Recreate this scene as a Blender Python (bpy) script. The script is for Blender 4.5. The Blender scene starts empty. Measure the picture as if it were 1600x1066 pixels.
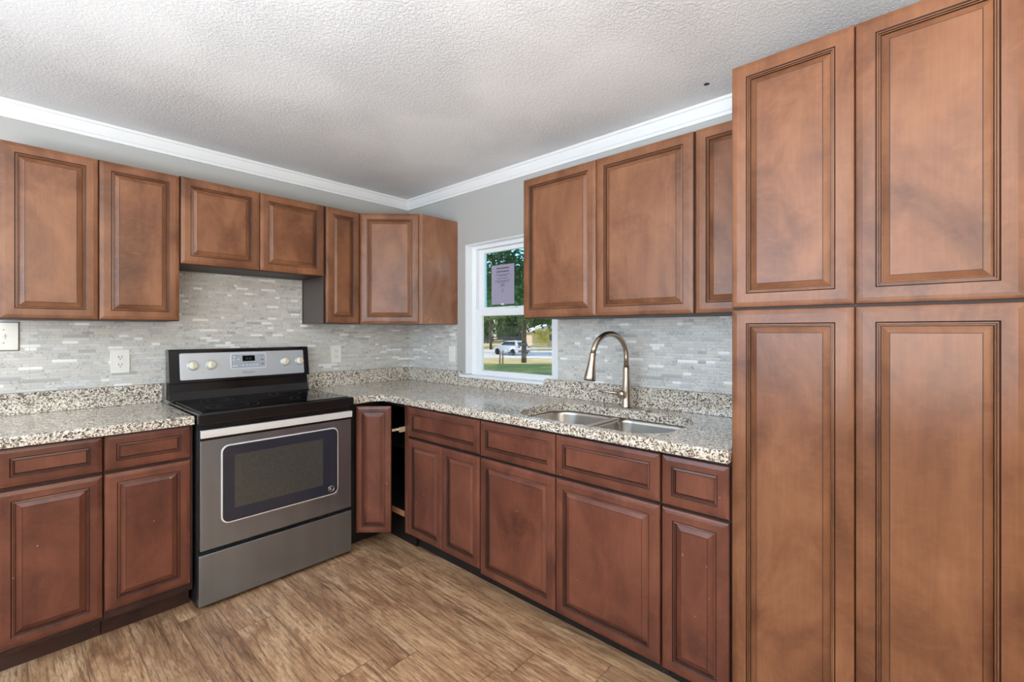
import bpy, bmesh, math, random
from mathutils import Vector, Matrix
PI = math.pi
S = bpy.context.scene
C = S.collection

# ------------------------------------------------------------------ camera
F_PX, YAW, CAM = 715.49, math.radians(42.166), (-2.2133, -3.152, 1.293)
FW = (math.cos(YAW), math.sin(YAW)); RT = (math.sin(YAW), -math.cos(YAW))
cd = bpy.data.cameras.new('camera'); cam = bpy.data.objects.new('camera', cd); C.objects.link(cam)
cd.sensor_width = 36; cd.lens = F_PX/1600*36; cd.shift_y = -15/1600; cd.clip_end = 600; cd.clip_start = .05
cam.location = CAM; cam.rotation_euler = (PI/2, 0, YAW - PI/2)
S.camera = cam
S.view_settings.view_transform = 'Standard'; S.view_settings.look = 'None'
S.view_settings.exposure = -0.15; S.view_settings.gamma = 1; S.view_settings.use_curve_mapping = False

# ------------------------------------------------------------------ sky, sun, daylight, added fill lamps
w = bpy.data.worlds.new('sky'); S.world = w; w.use_nodes = True
nt = w.node_tree; bg = nt.nodes['Background']
sky = nt.nodes.new('ShaderNodeTexSky'); sky.sky_type = 'NISHITA'; sky.sun_disc = False
sky.sun_elevation = math.radians(42); sky.sun_rotation = math.radians(200)
nt.links.new(sky.outputs[0], bg.inputs[0]); bg.inputs[1].default_value = 0.34

def lamp(kind, name, loc, rot, energy, color, sx=1, sy=1):
    l = bpy.data.lights.new(name, kind); l.energy = energy; l.color = color
    if kind == 'AREA': l.shape = 'RECTANGLE'; l.size = sx; l.size_y = sy
    if kind == 'SUN': l.angle = math.radians(.6)
    o = bpy.data.objects.new(name, l); C.objects.link(o); o.location = loc; o.rotation_euler = rot
    return o
def aim(o, d): o.rotation_euler = Vector(d).to_track_quat('-Z', 'Y').to_euler()
sun = lamp('SUN', 'sun', (10, 20, 30), (0, 0, 0), 6.0, (1, .93, .82)); aim(sun, (.45, -.8, -.75))
# daylight entering by the window openings behind the camera
RX0, RY0, CZ = -4.3, -5.6, 2.362
dl = lamp('AREA', 'daylight_left', (RX0+.03, -1.5, 1.6), (0, 0, 0), 34, (.60, .80, 1), 1.8, 1.0); aim(dl, (1, 0, -.05)); dl.data.spread = math.radians(140)
dr = lamp('AREA', 'daylight_rear', (-2.6, RY0+.03, 1.7), (0, 0, 0), 52, (1, .86, .66), 2.4, 1.0); aim(dr, (-.1, 1, .3))
# unseen fill lamps added behind the camera: one lights the ceiling, one the floor
ul = lamp('AREA', 'ceiling_fill', (-3.2, -3.2, 1.0), (PI, 0, 0), 225, (.86, .94, 1), 1.2, 1.2)
cl = lamp('AREA', 'floor_fill', (-3.1, -2.9, CZ-.02), (0, 0, 0), 24, (1, .95, .88), .6, .6); cl.data.spread = math.radians(100)

# ------------------------------------------------------------------ helpers
def tag(o, label, cat, group=None, kind=None):
    if label: o['label'] = label
    if cat: o['category'] = cat
    if group: o['group'] = group
    if kind: o['kind'] = kind
    return o
def thing(name, label, cat, loc=(0, 0, 0), rz=0, group=None):
    o = bpy.data.objects.new(name, None); C.objects.link(o); o.empty_display_size = .05
    o.location = loc; o.rotation_euler = (0, 0, rz)
    return tag(o, label, cat, group)
class MB:
    def __init__(s): s.v = []; s.f = []; s.m = []; s.sm = []
    def add(s, vs, fs, m=0, smooth=False):
        b = len(s.v); s.v += [tuple(x) for x in vs]
        for f in fs: s.f.append([b+i for i in f]); s.m.append(m); s.sm.append(smooth)
    def box(s, a, b, m=0, bev=0, seg=2):
        x0, x1 = sorted((a[0], b[0])); y0, y1 = sorted((a[1], b[1])); z0, z1 = sorted((a[2], b[2]))
        if bev:
            bm = bmesh.new(); bmesh.ops.create_cube(bm, size=1)
            for v in bm.verts:
                v.co = Vector(((x0+x1)/2+v.co.x*(x1-x0), (y0+y1)/2+v.co.y*(y1-y0), (z0+z1)/2+v.co.z*(z1-z0)))
            bmesh.ops.bevel(bm, geom=bm.edges[:], offset=bev, segments=seg, affect='EDGES', profile=.5)
            s.bm(bm, m); return
        s.add([(x0,y0,z0),(x1,y0,z0),(x1,y1,z0),(x0,y1,z0),(x0,y0,z1),(x1,y0,z1),(x1,y1,z1),(x0,y1,z1)],
              [(0,3,2,1),(4,5,6,7),(0,1,5,4),(1,2,6,5),(2,3,7,6),(3,0,4,7)], m)
    def bm(s, bm, m=0, smooth=False):
        bm.verts.index_update()
        s.add([v.co[:] for v in bm.verts], [[v.index for v in f.verts] for f in bm.faces], m, smooth); bm.free()
    def prism(s, poly, fn, a, b, m=0, bev=0, seg=2):
        """poly = 2D outline; fn(u,v,t) -> 3D; extruded from t=a to t=b"""
        bm = bmesh.new(); n = len(poly)
        A = [bm.verts.new(fn(u, v, a)) for u, v in poly]; B = [bm.verts.new(fn(u, v, b)) for u, v in poly]
        bm.faces.new(A); bm.faces.new(B[::-1])
        for i in range(n): bm.faces.new((A[i], B[i], B[(i+1) % n], A[(i+1) % n]))
        bmesh.ops.recalc_face_normals(bm, faces=bm.faces)
        if bev:
            es = [e for e in bm.edges if (e.verts[0] in B and e.verts[1] in B)]
            bmesh.ops.bevel(bm, geom=es, offset=bev, segments=seg, affect='EDGES', profile=.5)
        s.bm(bm, m)
    def tube(s, pts, rs, n=16, m=0, cap=True, smooth=True):
        pts = [Vector(p) for p in pts]
        if not isinstance(rs, (list, tuple)): rs = [rs]*len(pts)
        up = None; vs = []; k = len(pts)
        for i, p in enumerate(pts):
            t = (pts[min(i+1, k-1)]-pts[max(i-1, 0)]).normalized()
            if up is None:
                up = Vector((0, 0, 1)) if abs(t.z) < .9 else Vector((1, 0, 0))
            up = (up - t*up.dot(t)).normalized(); sd = t.cross(up)
            for j in range(n):
                a = 2*PI*j/n; vs.append(p+(up*math.cos(a)+sd*math.sin(a))*rs[i])
        fs = [(i*n+j, i*n+(j+1) % n, (i+1)*n+(j+1) % n, (i+1)*n+j) for i in range(k-1) for j in range(n)]
        s.add(vs, fs, m, smooth)
        if cap: s.add(vs[:n], [tuple(range(n))[::-1]], m); s.add(vs[-n:], [tuple(range(n))], m)
    def lathe(s, prof, c, axis, n=32, m=0, smooth=True):
        """prof = [(r, t)] along axis from c"""
        ax = Vector(axis).normalized(); s.tube([Vector(c)+ax*t for r, t in prof], [max(r, 1e-4) for r, t in prof], n, m, True, smooth)
    def build(s, name, mats, parent=None, loc=None):
        me = bpy.data.meshes.new(name); me.from_pydata(s.v, [], s.f)
        if not isinstance(mats, (list, tuple)): mats = [mats]
        for m in mats: me.materials.append(m)
        me.polygons.foreach_set('material_index', s.m); me.polygons.foreach_set('use_smooth', s.sm)
        bm = bmesh.new(); bm.from_mesh(me); bmesh.ops.remove_doubles(bm, verts=bm.verts, dist=1e-6)
        bmesh.ops.recalc_face_normals(bm, faces=bm.faces); bm.to_mesh(me); bm.free(); me.update()
        o = bpy.data.objects.new(name, me); C.objects.link(o)
        if parent: o.parent = parent
        if loc: o.location = loc
        return o
def box(name, a, b, mat, parent=None, bev=0):
    q = MB(); q.box(a, b, 0, bev); return q.build(name, mat, parent)
XY = lambda u, v, t: (u, v, t)
XZ = lambda u, v, t: (u, t, v)      # outline in x,z, extruded along y
YZ = lambda u, v, t: (t, u, v)
def rrect(x0, y0, x1, y1, r, n=6):
    r = [r]*4 if not isinstance(r, (list, tuple)) else r
    out = []
    for (cx, cy, a0, q) in ((x1-r[0], y1-r[0], 0, r[0]), (x0+r[1], y1-r[1], 90, r[1]), (x0+r[2], y0+r[2], 180, r[2]), (x1-r[3], y0+r[3], 270, r[3])):
        for i in range(n+1):
            a = math.radians(a0+90*i/n); out.append((cx+q*math.cos(a), cy+q*math.sin(a)))
    return out

# ------------------------------------------------------------------ materials
class NT:
    def __init__(s, name):
        s.mat = bpy.data.materials.new(name); s.mat.use_nodes = True; s.t = s.mat.node_tree; s.n = s.t.nodes
        s.b = s.n['Principled BSDF']; s.out = s.n['Material Output']
    def new(s, kind, **kw):
        n = s.n.new('ShaderNode'+kind)
        for k, v in kw.items():
            if hasattr(n, k) and k not in n.inputs: setattr(n, k, v)
            else: s.set(n, k, v)
        return n
    def set(s, n, k, v):
        i = n.inputs[k]
        if isinstance(v, bpy.types.NodeSocket): s.t.links.new(v, i)
        else: i.default_value = v
    def math(s, op, a, b=0.0, c=None):
        n = s.n.new('ShaderNodeMath'); n.operation = op
        for i, v in enumerate((a, b) if c is None else (a, b, c)):
            if isinstance(v, bpy.types.NodeSocket): s.t.links.new(v, n.inputs[i])
            else: n.inputs[i].default_value = v
        return n.outputs[0]
    def mix(s, f, a, b, mode='MIX'):
        n = s.n.new('ShaderNodeMix'); n.data_type = 'RGBA'; n.blend_type = mode
        for i, v in ((0, f), (6, a), (7, b)):
            if isinstance(v, bpy.types.NodeSocket): s.t.links.new(v, n.inputs[i])
            else: n.inputs[i].default_value = v if i == 0 or len(v) == 4 else (*v, 1)
        return n.outputs[2]
    def ramp(s, f, stops, interp='LINEAR'):
        n = s.n.new('ShaderNodeValToRGB'); r = n.color_ramp; r.interpolation = interp
        while len(r.elements) < len(stops): r.elements.new(.5)
        for e, (p, c) in zip(r.elements, stops):
            e.position = p; e.color = (*c, 1) if not isinstance(c, (int, float)) else (c, c, c, 1)
        s.t.links.new(f, n.inputs[0]); return n.outputs[0]
    def noise(s, vec, scale, detail=3, rough=.5, dist=0):
        n = s.new('TexNoise', Scale=scale, Detail=detail, Roughness=rough, Distortion=dist)
        if vec is not None: s.t.links.new(vec, n.inputs['Vector'])
        return n.outputs['Fac']
    def objco(s, rnd=True, scale=(1, 1, 1)):
        tc = s.new('TexCoord'); mp = s.new('Mapping'); s.t.links.new(tc.outputs['Object'], mp.inputs['Vector'])
        mp.inputs['Scale'].default_value = scale
        if rnd:
            oi = s.new('ObjectInfo'); k = s.math('MULTIPLY', oi.outputs['Random'], 37.0)
            cx = s.new('CombineXYZ', X=k, Y=k, Z=k); s.t.links.new(cx.outputs[0], mp.inputs['Location'])
        return mp.outputs[0]
    def bump(s, h, strength, dist):
        n = s.new('Bump', Strength=strength, Distance=dist, Height=h); s.t.links.new(n.outputs[0], s.b.inputs['Normal'])
    def P(s, **kw):
        for k, v in kw.items():
            k = k.replace('_', ' ')
            if isinstance(v, tuple) and len(v) == 3: v = (*v, 1)
            s.set(s.b, k, v)
        return s.mat
def srgb(r, g, b):
    f = lambda c: (c/255/12.92) if c/255 <= .04045 else ((c/255+.055)/1.055)**2.4
    return (f(r), f(g), f(b))
def plain(name, col, rough=.5, metal=0, **kw):
    return NT(name).P(Base_Color=col, Roughness=rough, Metallic=metal, **kw)

def wood(name, light, mid, dark, rough=.36, scuff=0):
    m = NT(name); co = m.objco(True)
    blot = m.noise(m.objco(True, (1, 1, .55)), 5.5, 4, .6, .6)
    grain = m.noise(m.objco(True, (1, 1, .05)), 130, 3, .6, .3)
    ray = m.noise(m.objco(True, (.9, 1, 1.6)), 26, 3, .6, .8)
    c = m.ramp(blot, [(.3, dark), (.5, mid), (.72, light)])
    c = m.mix(m.math('MULTIPLY', m.ramp(grain, [(.42, 1.0), (.6, 0.0)]), .13), c, dark, 'MIX')
    c = m.mix(m.math('MULTIPLY', m.ramp(ray, [(.5, 0.0), (.7, 1.0)]), .22), c, light, 'MIX')
    if scuff:
        sc = m.noise(co, 75, 2, .5, .2); big = m.noise(co, 7, 2)
        k = m.math('MULTIPLY', m.ramp(sc, [(.735, 0.0), (.76, 1.0)]), m.ramp(big, [(.5, 0.0), (.6, 1.0)]))
        c = m.mix(m.math('MULTIPLY', k, scuff), c, (.5, .4, .34))
    m.bump(grain, .06, .001)
    return m.P(Base_Color=c, Roughness=m.math('ADD', m.math('MULTIPLY', blot, .15), rough-.08), Specular_IOR_Level=.5)
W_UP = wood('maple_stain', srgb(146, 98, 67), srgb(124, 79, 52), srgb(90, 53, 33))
W_LO = wood('maple_stain_shaded', srgb(128, 76, 57), srgb(106, 61, 46), srgb(76, 40, 31), .34, .8)  # same stain, darkened in colour to imitate the dimmer light low down
GLAZE_SHADE = plain('dark_glaze_and_shade', srgb(42, 21, 14), .5)  # glaze in the grooves; also painted shade on cabinet body faces
GLAZE_LO = plain('dark_glaze_shaded', srgb(36, 18, 13), .5)  # same groove glaze, dimmed along with the shaded base wood
W_DK = wood('dark_plinth_wood_and_shade', srgb(74, 42, 34), srgb(58, 32, 26), srgb(40, 22, 19), .5, 1.0)
BLACKTOE_SHADE = wood('black_plinth_and_shade', srgb(34, 27, 25), srgb(24, 19, 18), srgb(15, 12, 12), .5, 1.0)  # toe kicks; also painted shade on base cabinet bodies
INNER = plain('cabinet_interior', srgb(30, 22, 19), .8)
RAWWOOD = wood('raw_wood_edge', srgb(196, 140, 104), srgb(180, 124, 90), srgb(150, 100, 70), .6)
SIDE_DK = plain('dark_side_laminate', srgb(76, 66, 62), .3)
WALLP = NT('grey_wall_paint'); _n = WALLP.noise(WALLP.objco(False), 90, 3, .6); WALLP.bump(_n, .25, .002)
WALLP = WALLP.P(Base_Color=srgb(178, 177, 174), Roughness=.6)
m = NT('textured_ceiling'); co = m.objco(False)
n1 = m.noise(co, 95, 4, .65, .4); n2 = m.noise(co, 1.3, 3, .5)
msk = m.ramp(n2, [(.38, .3), (.6, 1.0)])
m.bump(m.math('MULTIPLY', m.ramp(n1, [(.38, 0.0), (.62, 1.0)]), msk), .7, .0035)
CEIL = m.P(Base_Color=m.mix(m.ramp(n2, [(.4, 0.0), (.6, 1.0)]), srgb(232, 232, 232), srgb(222, 222, 223)), Roughness=.75)
m = NT('crown_white'); n1 = m.noise(m.objco(False, (.08, .08, 1)), 240, 2); m.bump(n1, .2, .001)
CROWN = m.P(Base_Color=srgb(232, 232, 232), Roughness=.45)
VINYL = plain('white_vinyl', srgb(238, 240, 242), .3)
WHITEPL = plain('white_plastic', srgb(236, 234, 226), .3)
DARKSLOT = plain('outlet_slot', srgb(40, 38, 36), .6)
BLACKGAP = plain('black_trim', srgb(22, 22, 23), .35)
CAULK = plain('cream_caulk', srgb(214, 196, 160), .6)

def granite(name='speckled_granite'):
    m = NT(name); co = m.objco(False)
    wv = m.new('VectorMath', operation='ADD'); nz = m.new('TexNoise', Scale=90.0, Detail=2.0)
    m.t.links.new(co, nz.inputs['Vector']); sc = m.new('VectorMath', operation='SCALE'); sc.inputs['Scale'].default_value = .012
    m.t.links.new(nz.outputs['Color'], sc.inputs[0]); m.t.links.new(co, wv.inputs[0]); m.t.links.new(sc.outputs[0], wv.inputs[1])
    v1 = m.new('TexVoronoi', Scale=165.0); m.t.links.new(wv.outputs[0], v1.inputs['Vector'])
    sp = m.new('SeparateColor'); m.t.links.new(v1.outputs['Color'], sp.inputs[0])
    c = m.ramp(sp.outputs[0], [(0, srgb(228, 220, 206)), (.30, srgb(242, 238, 230)), (.50, srgb(210, 196, 176)), (.62, srgb(164, 156, 148)), (.76, srgb(120, 102, 88)), (.86, srgb(38, 34, 34))], 'CONSTANT')
    v2 = m.new('TexVoronoi', Scale=330.0); m.t.links.new(wv.outputs[0], v2.inputs['Vector'])
    s2 = m.new('SeparateColor'); m.t.links.new(v2.outputs['Color'], s2.inputs[0])
    c = m.mix(m.ramp(s2.outputs[0], [(0, 1.0), (.14, 0.0)], 'CONSTANT'), c, srgb(52, 46, 44))
    c = m.mix(m.math('MULTIPLY', m.noise(co, 7, 2), .3), c, srgb(196, 180, 158))
    return m.P(Base_Color=c, Roughness=.13, Specular_IOR_Level=.55)
GRAN = granite()

def tile(name, axis):
    m = NT(name); tc = m.new('TexCoord'); sp = m.new('SeparateXYZ'); m.t.links.new(tc.outputs['Object'], sp.inputs[0])
    u, v = sp.outputs[axis], sp.outputs[2]
    H = .0152
    q0 = m.math('DIVIDE', v, H); row = m.math('FLOOR', q0); fv = m.math('FRACT', q0)
    def wn(a, b=0.0):
        cx = m.new('CombineXYZ', X=a, Y=b); n = m.new('TexWhiteNoise', noise_dimensions='2D'); m.t.links.new(cx.outputs[0], n.inputs['Vector']); return n.outputs['Value']
    wid = m.math('ADD', m.math('MULTIPLY', wn(row, 3.3), .07), .075)
    q = m.math('DIVIDE', m.math('ADD', u, m.math('MULTIPLY', wn(row, 9.1), 3.0)), wid)
    idx = m.math('FLOOR', q); fu = m.math('FRACT', q)
    cut = m.math('ADD', m.math('MULTIPLY', wn(idx, row), .5), .25)
    st = m.math('GREATER_THAN', fu, cut); tid = m.math('ADD', m.math('MULTIPLY', idx, 2.0), st)
    r = wn(tid, m.math('ADD', row, .5)); r2 = wn(m.math('ADD', tid, 77.0), row)
    du = m.math('MINIMUM', m.math('MINIMUM', fu, m.math('SUBTRACT', 1.0, fu)), m.math('ABSOLUTE', m.math('SUBTRACT', fu, cut)))
    du = m.math('MULTIPLY', du, wid); dv = m.math('MULTIPLY', m.math('MINIMUM', fv, m.math('SUBTRACT', 1.0, fv)), H)
    d = m.math('MINIMUM', du, dv)
    su = m.math('FRACT', m.math('DIVIDE', m.math('ADD', u, 10.07), .305)); sheet = m.math('LESS_THAN', su, .005)
    c = m.ramp(r, [(0, srgb(212, 210, 205)), (.22, srgb(220, 219, 215)), (.45, srgb(207, 206, 202)), (.62, srgb(216, 212, 203)), (.78, srgb(198, 198, 196)), (.86, srgb(210, 208, 202)), (.92, srgb(178, 179, 176)), (.945, srgb(252, 252, 250))], 'CONSTANT')
    # marble veins, shifted tile by tile
    mp = m.new('CombineXYZ', X=m.math('ADD', u, m.math('MULTIPLY', tid, .37)), Y=m.math('ADD', m.math('MULTIPLY', u, .8), m.math('MULTIPLY', r2, 5.0)), Z=v)
    nz = m.noise(mp.outputs[0], 15, 4, .6, 1.4)
    vein = m.ramp(m.math('ABSOLUTE', m.math('SUBTRACT', nz, .52)), [(.0, 1.0), (.016, 0.0)])
    glass = m.math('GREATER_THAN', r, .945)
    some = m.math('MULTIPLY', m.math('GREATER_THAN', r2, .45), m.math('SUBTRACT', 1.0, glass))
    c = m.mix(m.math('MULTIPLY', m.math('MULTIPLY', vein, some), .85), c, srgb(112, 112, 114))
    c = m.mix(m.math('MULTIPLY', m.noise(mp.outputs[0], 9, 2), .25), c, srgb(190, 190, 188))
    line = m.ramp(d, [(.0004, 1.0), (.0011, 0.0)])
    c = m.mix(m.math('MULTIPLY', line, .22), c, srgb(168, 165, 158))
    c = m.mix(m.math('MULTIPLY', sheet, .3), c, srgb(140, 138, 132))
    hgt = m.math('ADD', m.ramp(d, [(0.0, 0.0), (.0012, 1.0)]), m.math('MULTIPLY', r2, .6))
    m.bump(hgt, .35, .001)
    rg = m.math('SUBTRACT', .34, m.math('MULTIPLY', glass, .22))
    return m.P(Base_Color=c, Roughness=rg)
TILE_A = tile('marble_strip_mosaic_x', 0); TILE_B = tile('marble_strip_mosaic_y', 1)

def planks():
    m = NT('oak_vinyl_planks'); tc = m.new('TexCoord'); sp = m.new('SeparateXYZ'); m.t.links.new(tc.outputs['Object'], sp.inputs[0])
    x, y = sp.outputs[0], sp.outputs[1]; W, L = .152, 1.22
    q = m.math('DIVIDE', m.math('ADD', x, .03), W); i = m.math('FLOOR', q); fx = m.math('FRACT', q)
    n = m.new('TexWhiteNoise', noise_dimensions='1D', W=i); off = n.outputs['Value']
    p = m.math('ADD', m.math('DIVIDE', y, L), m.math('MULTIPLY', off, 7.0)); j = m.math('FLOOR', p); fy = m.math('FRACT', p)
    cx = m.new('CombineXYZ', X=i, Y=j); n2 = m.new('TexWhiteNoise', noise_dimensions='2D'); m.t.links.new(cx.outputs[0], n2.inputs['Vector']); r = n2.outputs['Value']
    g = m.new('CombineXYZ', X=m.math('ADD', m.math('MULTIPLY', x, 1.0), m.math('MULTIPLY', r, 9.0)), Y=m.math('MULTIPLY', y, .11), Z=m.math('MULTIPLY', r, 23.0))
    gr = m.noise(g.outputs[0], 110, 5, .65, .4)
    g2 = m.new('CombineXYZ', X=m.math('ADD', x, m.math('MULTIPLY', r, 9.0)), Y=m.math('MULTIPLY', y, .22), Z=m.math('MULTIPLY', r, 11.0))
    big = m.noise(g2.outputs[0], 13, 4, .6, .7)
    wv = m.new('TexWave', wave_type='BANDS', bands_direction='X', Scale=14.0, Distortion=6.0, Detail=3.0); wv.inputs['Detail Scale'].default_value = 1.2
    m.t.links.new(g2.outputs[0], wv.inputs['Vector'])
    c = m.ramp(big, [(.3, srgb(136, 100, 72)), (.45, srgb(180, 142, 108)), (.6, srgb(206, 172, 136)), (.78, srgb(222, 194, 162))])
    c = m.mix(m.math('MULTIPLY', m.ramp(gr, [(.38, 1.0), (.5, 0.0)]), .6), c, srgb(112, 82, 60))
    g3 = m.new('CombineXYZ', X=m.math('ADD', x, m.math('MULTIPLY', r, 3.0)), Y=m.math('MULTIPLY', y, .05), Z=m.math('MULTIPLY', r, 5.0))
    st = m.noise(g3.outputs[0], 46, 4, .7, .5)
    c = m.mix(m.math('MULTIPLY', m.ramp(st, [(.56, 0.0), (.66, 1.0)]), .75), c, srgb(98, 70, 52))
    fine = m.noise(m.new('CombineXYZ', X=x, Y=m.math('MULTIPLY', y, .12), Z=r).outputs[0], 420, 2, .6)
    c = m.mix(m.math('MULTIPLY', m.ramp(fine, [(.3, 1.0), (.6, 0.0)]), .3), c, srgb(120, 92, 72))
    c = m.mix(m.math('MULTIPLY', m.ramp(wv.outputs['Fac'], [(.0, 1.0), (.22, 0.0)]), .3), c, srgb(98, 70, 52))
    tone = m.ramp(r, [(0, srgb(212, 205, 198)), (.5, srgb(245, 238, 230)), (1, srgb(255, 250, 242))]); c = m.mix(.03, c, srgb(186, 176, 168))
    c = m.mix(.85, c, tone, 'MULTIPLY')
    kn = m.new('TexVoronoi', Scale=3.1); m.t.links.new(g2.outputs[0], kn.inputs['Vector'])
    c = m.mix(m.ramp(kn.outputs['Distance'], [(.0, .8), (.05, 0.0)]), c, srgb(70, 48, 36))
    e = m.math('MINIMUM', m.math('MULTIPLY', m.math('MINIMUM', fx, m.math('SUBTRACT', 1.0, fx)), W), m.math('MULTIPLY', m.math('MINIMUM', fy, m.math('SUBTRACT', 1.0, fy)), L))
    ln = m.ramp(e, [(.0006, 1.0), (.0016, 0.0)])
    c = m.mix(m.math('MULTIPLY', ln, .55), c, srgb(84, 62, 48))
    m.bump(m.math('SUBTRACT', gr, ln), .15, .001)
    return m.P(Base_Color=c, Roughness=m.math('ADD', m.math('MULTIPLY', gr, .2), .36))
FLOOR = planks()

def steel(name, col, rough, sc=(9, 9, .25)):
    m = NT(name); n = m.noise(m.objco(False, sc), 1.0, 3, .6)
    c = m.mix(m.ramp(n, [(.35, 0.0), (.65, 1.0)]), tuple(x*.9 for x in col), col)
    return m.P(Base_Color=c, Metallic=1.0, Roughness=m.math('ADD', m.math('MULTIPLY', n, .08), rough-.04))
STEEL = steel('brushed_stainless', srgb(162, 176, 192), .3)
STEEL_LT = plain('light_console_steel', srgb(205, 211, 218), .42, .75)
STEEL_SINK = steel('sink_stainless', srgb(206, 200, 192), .3)
NICKEL = plain('brushed_nickel', srgb(200, 186, 170), .28, 1)
STRIP = plain('pale_trim_strip', srgb(238, 238, 236), .35, .3)
ENAMEL = plain('black_enamel', srgb(18, 18, 20), .16, Specular_IOR_Level=.6)
RSIDE = plain('range_side', srgb(26, 26, 28), .4)
m = NT('ceramic_glass'); n = m.noise(m.objco(False), 8, 3)
COOK = m.P(Base_Color=srgb(12, 13, 16), Roughness=m.math('ADD', m.math('MULTIPLY', n, .05), .04), Specular_IOR_Level=.7)
OVGLASS = plain('oven_tinted_glass', srgb(44, 47, 58), .08, Specular_IOR_Level=.6)
m = NT('oven_window_mesh'); v = m.new('TexVoronoi', Scale=420.0); m.t.links.new(m.objco(False), v.inputs['Vector'])
OVWIN = m.P(Base_Color=m.mix(m.ramp(v.outputs['Distance'], [(.2, 0.0), (.5, 1.0)]), srgb(34, 34, 34), srgb(74, 74, 70)), Roughness=.1, Specular_IOR_Level=.6)
RING = plain('burner_print', srgb(70, 74, 80), .3)
CREAM = plain('cream_knob', srgb(236, 230, 206), .35)
GREYP = plain('grey_control_membrane', srgb(168, 173, 182), .45)
LCD = plain('black_display', srgb(8, 12, 12), .12)
LCDTX = plain('dim_display_digits', srgb(40, 60, 48), .3)
INK = plain('grey_printing', srgb(110, 112, 118), .5)
CHROME = plain('chrome', srgb(225, 226, 228), .14, 1)

def glass(name, tint):
    m = NT(name); m.n.remove(m.b)
    tr = m.new('BsdfTransparent', Color=(*tint, 1)); gl = m.new('BsdfGlossy', Roughness=.02); lw = m.new('LayerWeight', Blend=.5); fr_ = m.math('ADD', .04, m.math('MULTIPLY', .9, m.math('POWER', lw.outputs['Facing'], 4.0)))
    mx = m.new('MixShader'); m.t.links.new(fr_, mx.inputs[0]); m.t.links.new(tr.outputs[0], mx.inputs[1]); m.t.links.new(gl.outputs[0], mx.inputs[2])
    m.t.links.new(mx.outputs[0], m.out.inputs[0]); return m.mat
GL_LO = glass('clear_pane', (.93, .96, .95)); GL_UP = glass('blue_tinted_pane', (.72, .92, .96))

# ------------------------------------------------------------------ room shell
def structure(o): o['kind'] = 'structure'; return o
structure(box('floor', (RX0, RY0, -.1), (0, 0, 0), FLOOR))
structure(box('ceiling', (RX0-.15, RY0-.15, CZ), (.15, .15, CZ+.1), CEIL))
structure(box('wall_back', (RX0-.15, 0, -.1), (.15, .15, CZ-.001), WALLP))
def wall_hole(name, fixed, out, span, holes, fn):
    q = MB(); a, b = span; cur = a
    def seg(u0, u1, z0, z1): 
        p = fn(u0, fixed, z0); r = fn(u1, out, z1); q.box(p, r)
    for (h0, h1, z0, z1) in holes:
        seg(cur, h0, -.1, CZ-.001); seg(h0, h1, -.1, z0); seg(h0, h1, z1, CZ-.001); cur = h1
    seg(cur, b, -.1, CZ-.001)
    return structure(q.build(name, WALLP))
WY0, WY1, WZ0, WZ1 = -1.519, -.695, .965, 1.914
wall_hole('wall_right', 0, .15, (RY0-.15, -.001), [(WY0, WY1, WZ0, WZ1)], lambda u, f, z: (f, u, z))
wall_hole('wall_left', RX0, RX0-.15, (RY0, -.001), [(-2.3, -.6, 1.6, 2.1)], lambda u, f, z: (f, u, z))
wall_hole('wall_front', RY0, RY0-.15, (RX0-.15, -.001), [(-3.6, -1.6, 1.7, 2.1)], lambda u, f, z: (u, f, z))
# crown moulding
prof = [(0, 2.28), (.010, 2.281), (.012, 2.296), (.016, 2.300), (.024, 2.328), (.026, 2.344), (.032, 2.348), (.033, CZ-.001), (0, CZ-.001)]
q = MB(); n = len(prof)
q.add([(RX0, -p-.0005, z) for p, z in prof]+[(-p, -p-.0005, z) for p, z in prof], [(i, (i+1) % n, n+(i+1) % n, n+i) for i in range(n)]+[tuple(range(n))])
structure(q.build('trim_1', CROWN))
q = MB()
q.add([(-p-.0005, -p, z) for p, z in prof]+[(-p-.0005, RY0, z) for p, z in prof], [(i, (i+1) % n, n+(i+1) % n, n+i) for i in range(n)]+[tuple(range(n, 2*n))])
structure(q.build('trim_2', CROWN))

# ------------------------------------------------------------------ window
win = bpy.data.objects.new('window_1', None); C.objects.link(win); win.location = (0, WY0, WZ0); structure(win)
def wbox(name, a, b, mat, bev=0, par=None):
    q = MB(); 
    for A, B in (zip(a, b) if isinstance(a, list) else [(a, b)]):
        q.box((A[0], A[1]-WY0, A[2]-WZ0), (B[0], B[1]-WY0, B[2]-WZ0), 0, bev)
    return q.build(name, mat, par or win)
X0 = .062
def frame(x0, x1, y0, y1, z0, z1, t, tb=None, tt=None):
    tb = tb or t; tt = tt or t
    return [(x0, y0, z0), (x0, y1-t, z0), (x0, y0+t, z0), (x0, y0+t, z1-tt)], [(x1, y0+t, z1), (x1, y1, z1), (x1, y1-t, z0+tb), (x1, y1-t, z1)]
a, b = frame(X0, X0+.08, WY0+.001, WY1-.001, WZ0+.012, WZ1-.001, .045, .022, .03); wbox('window_frame', a, b, VINYL, .003)
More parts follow.
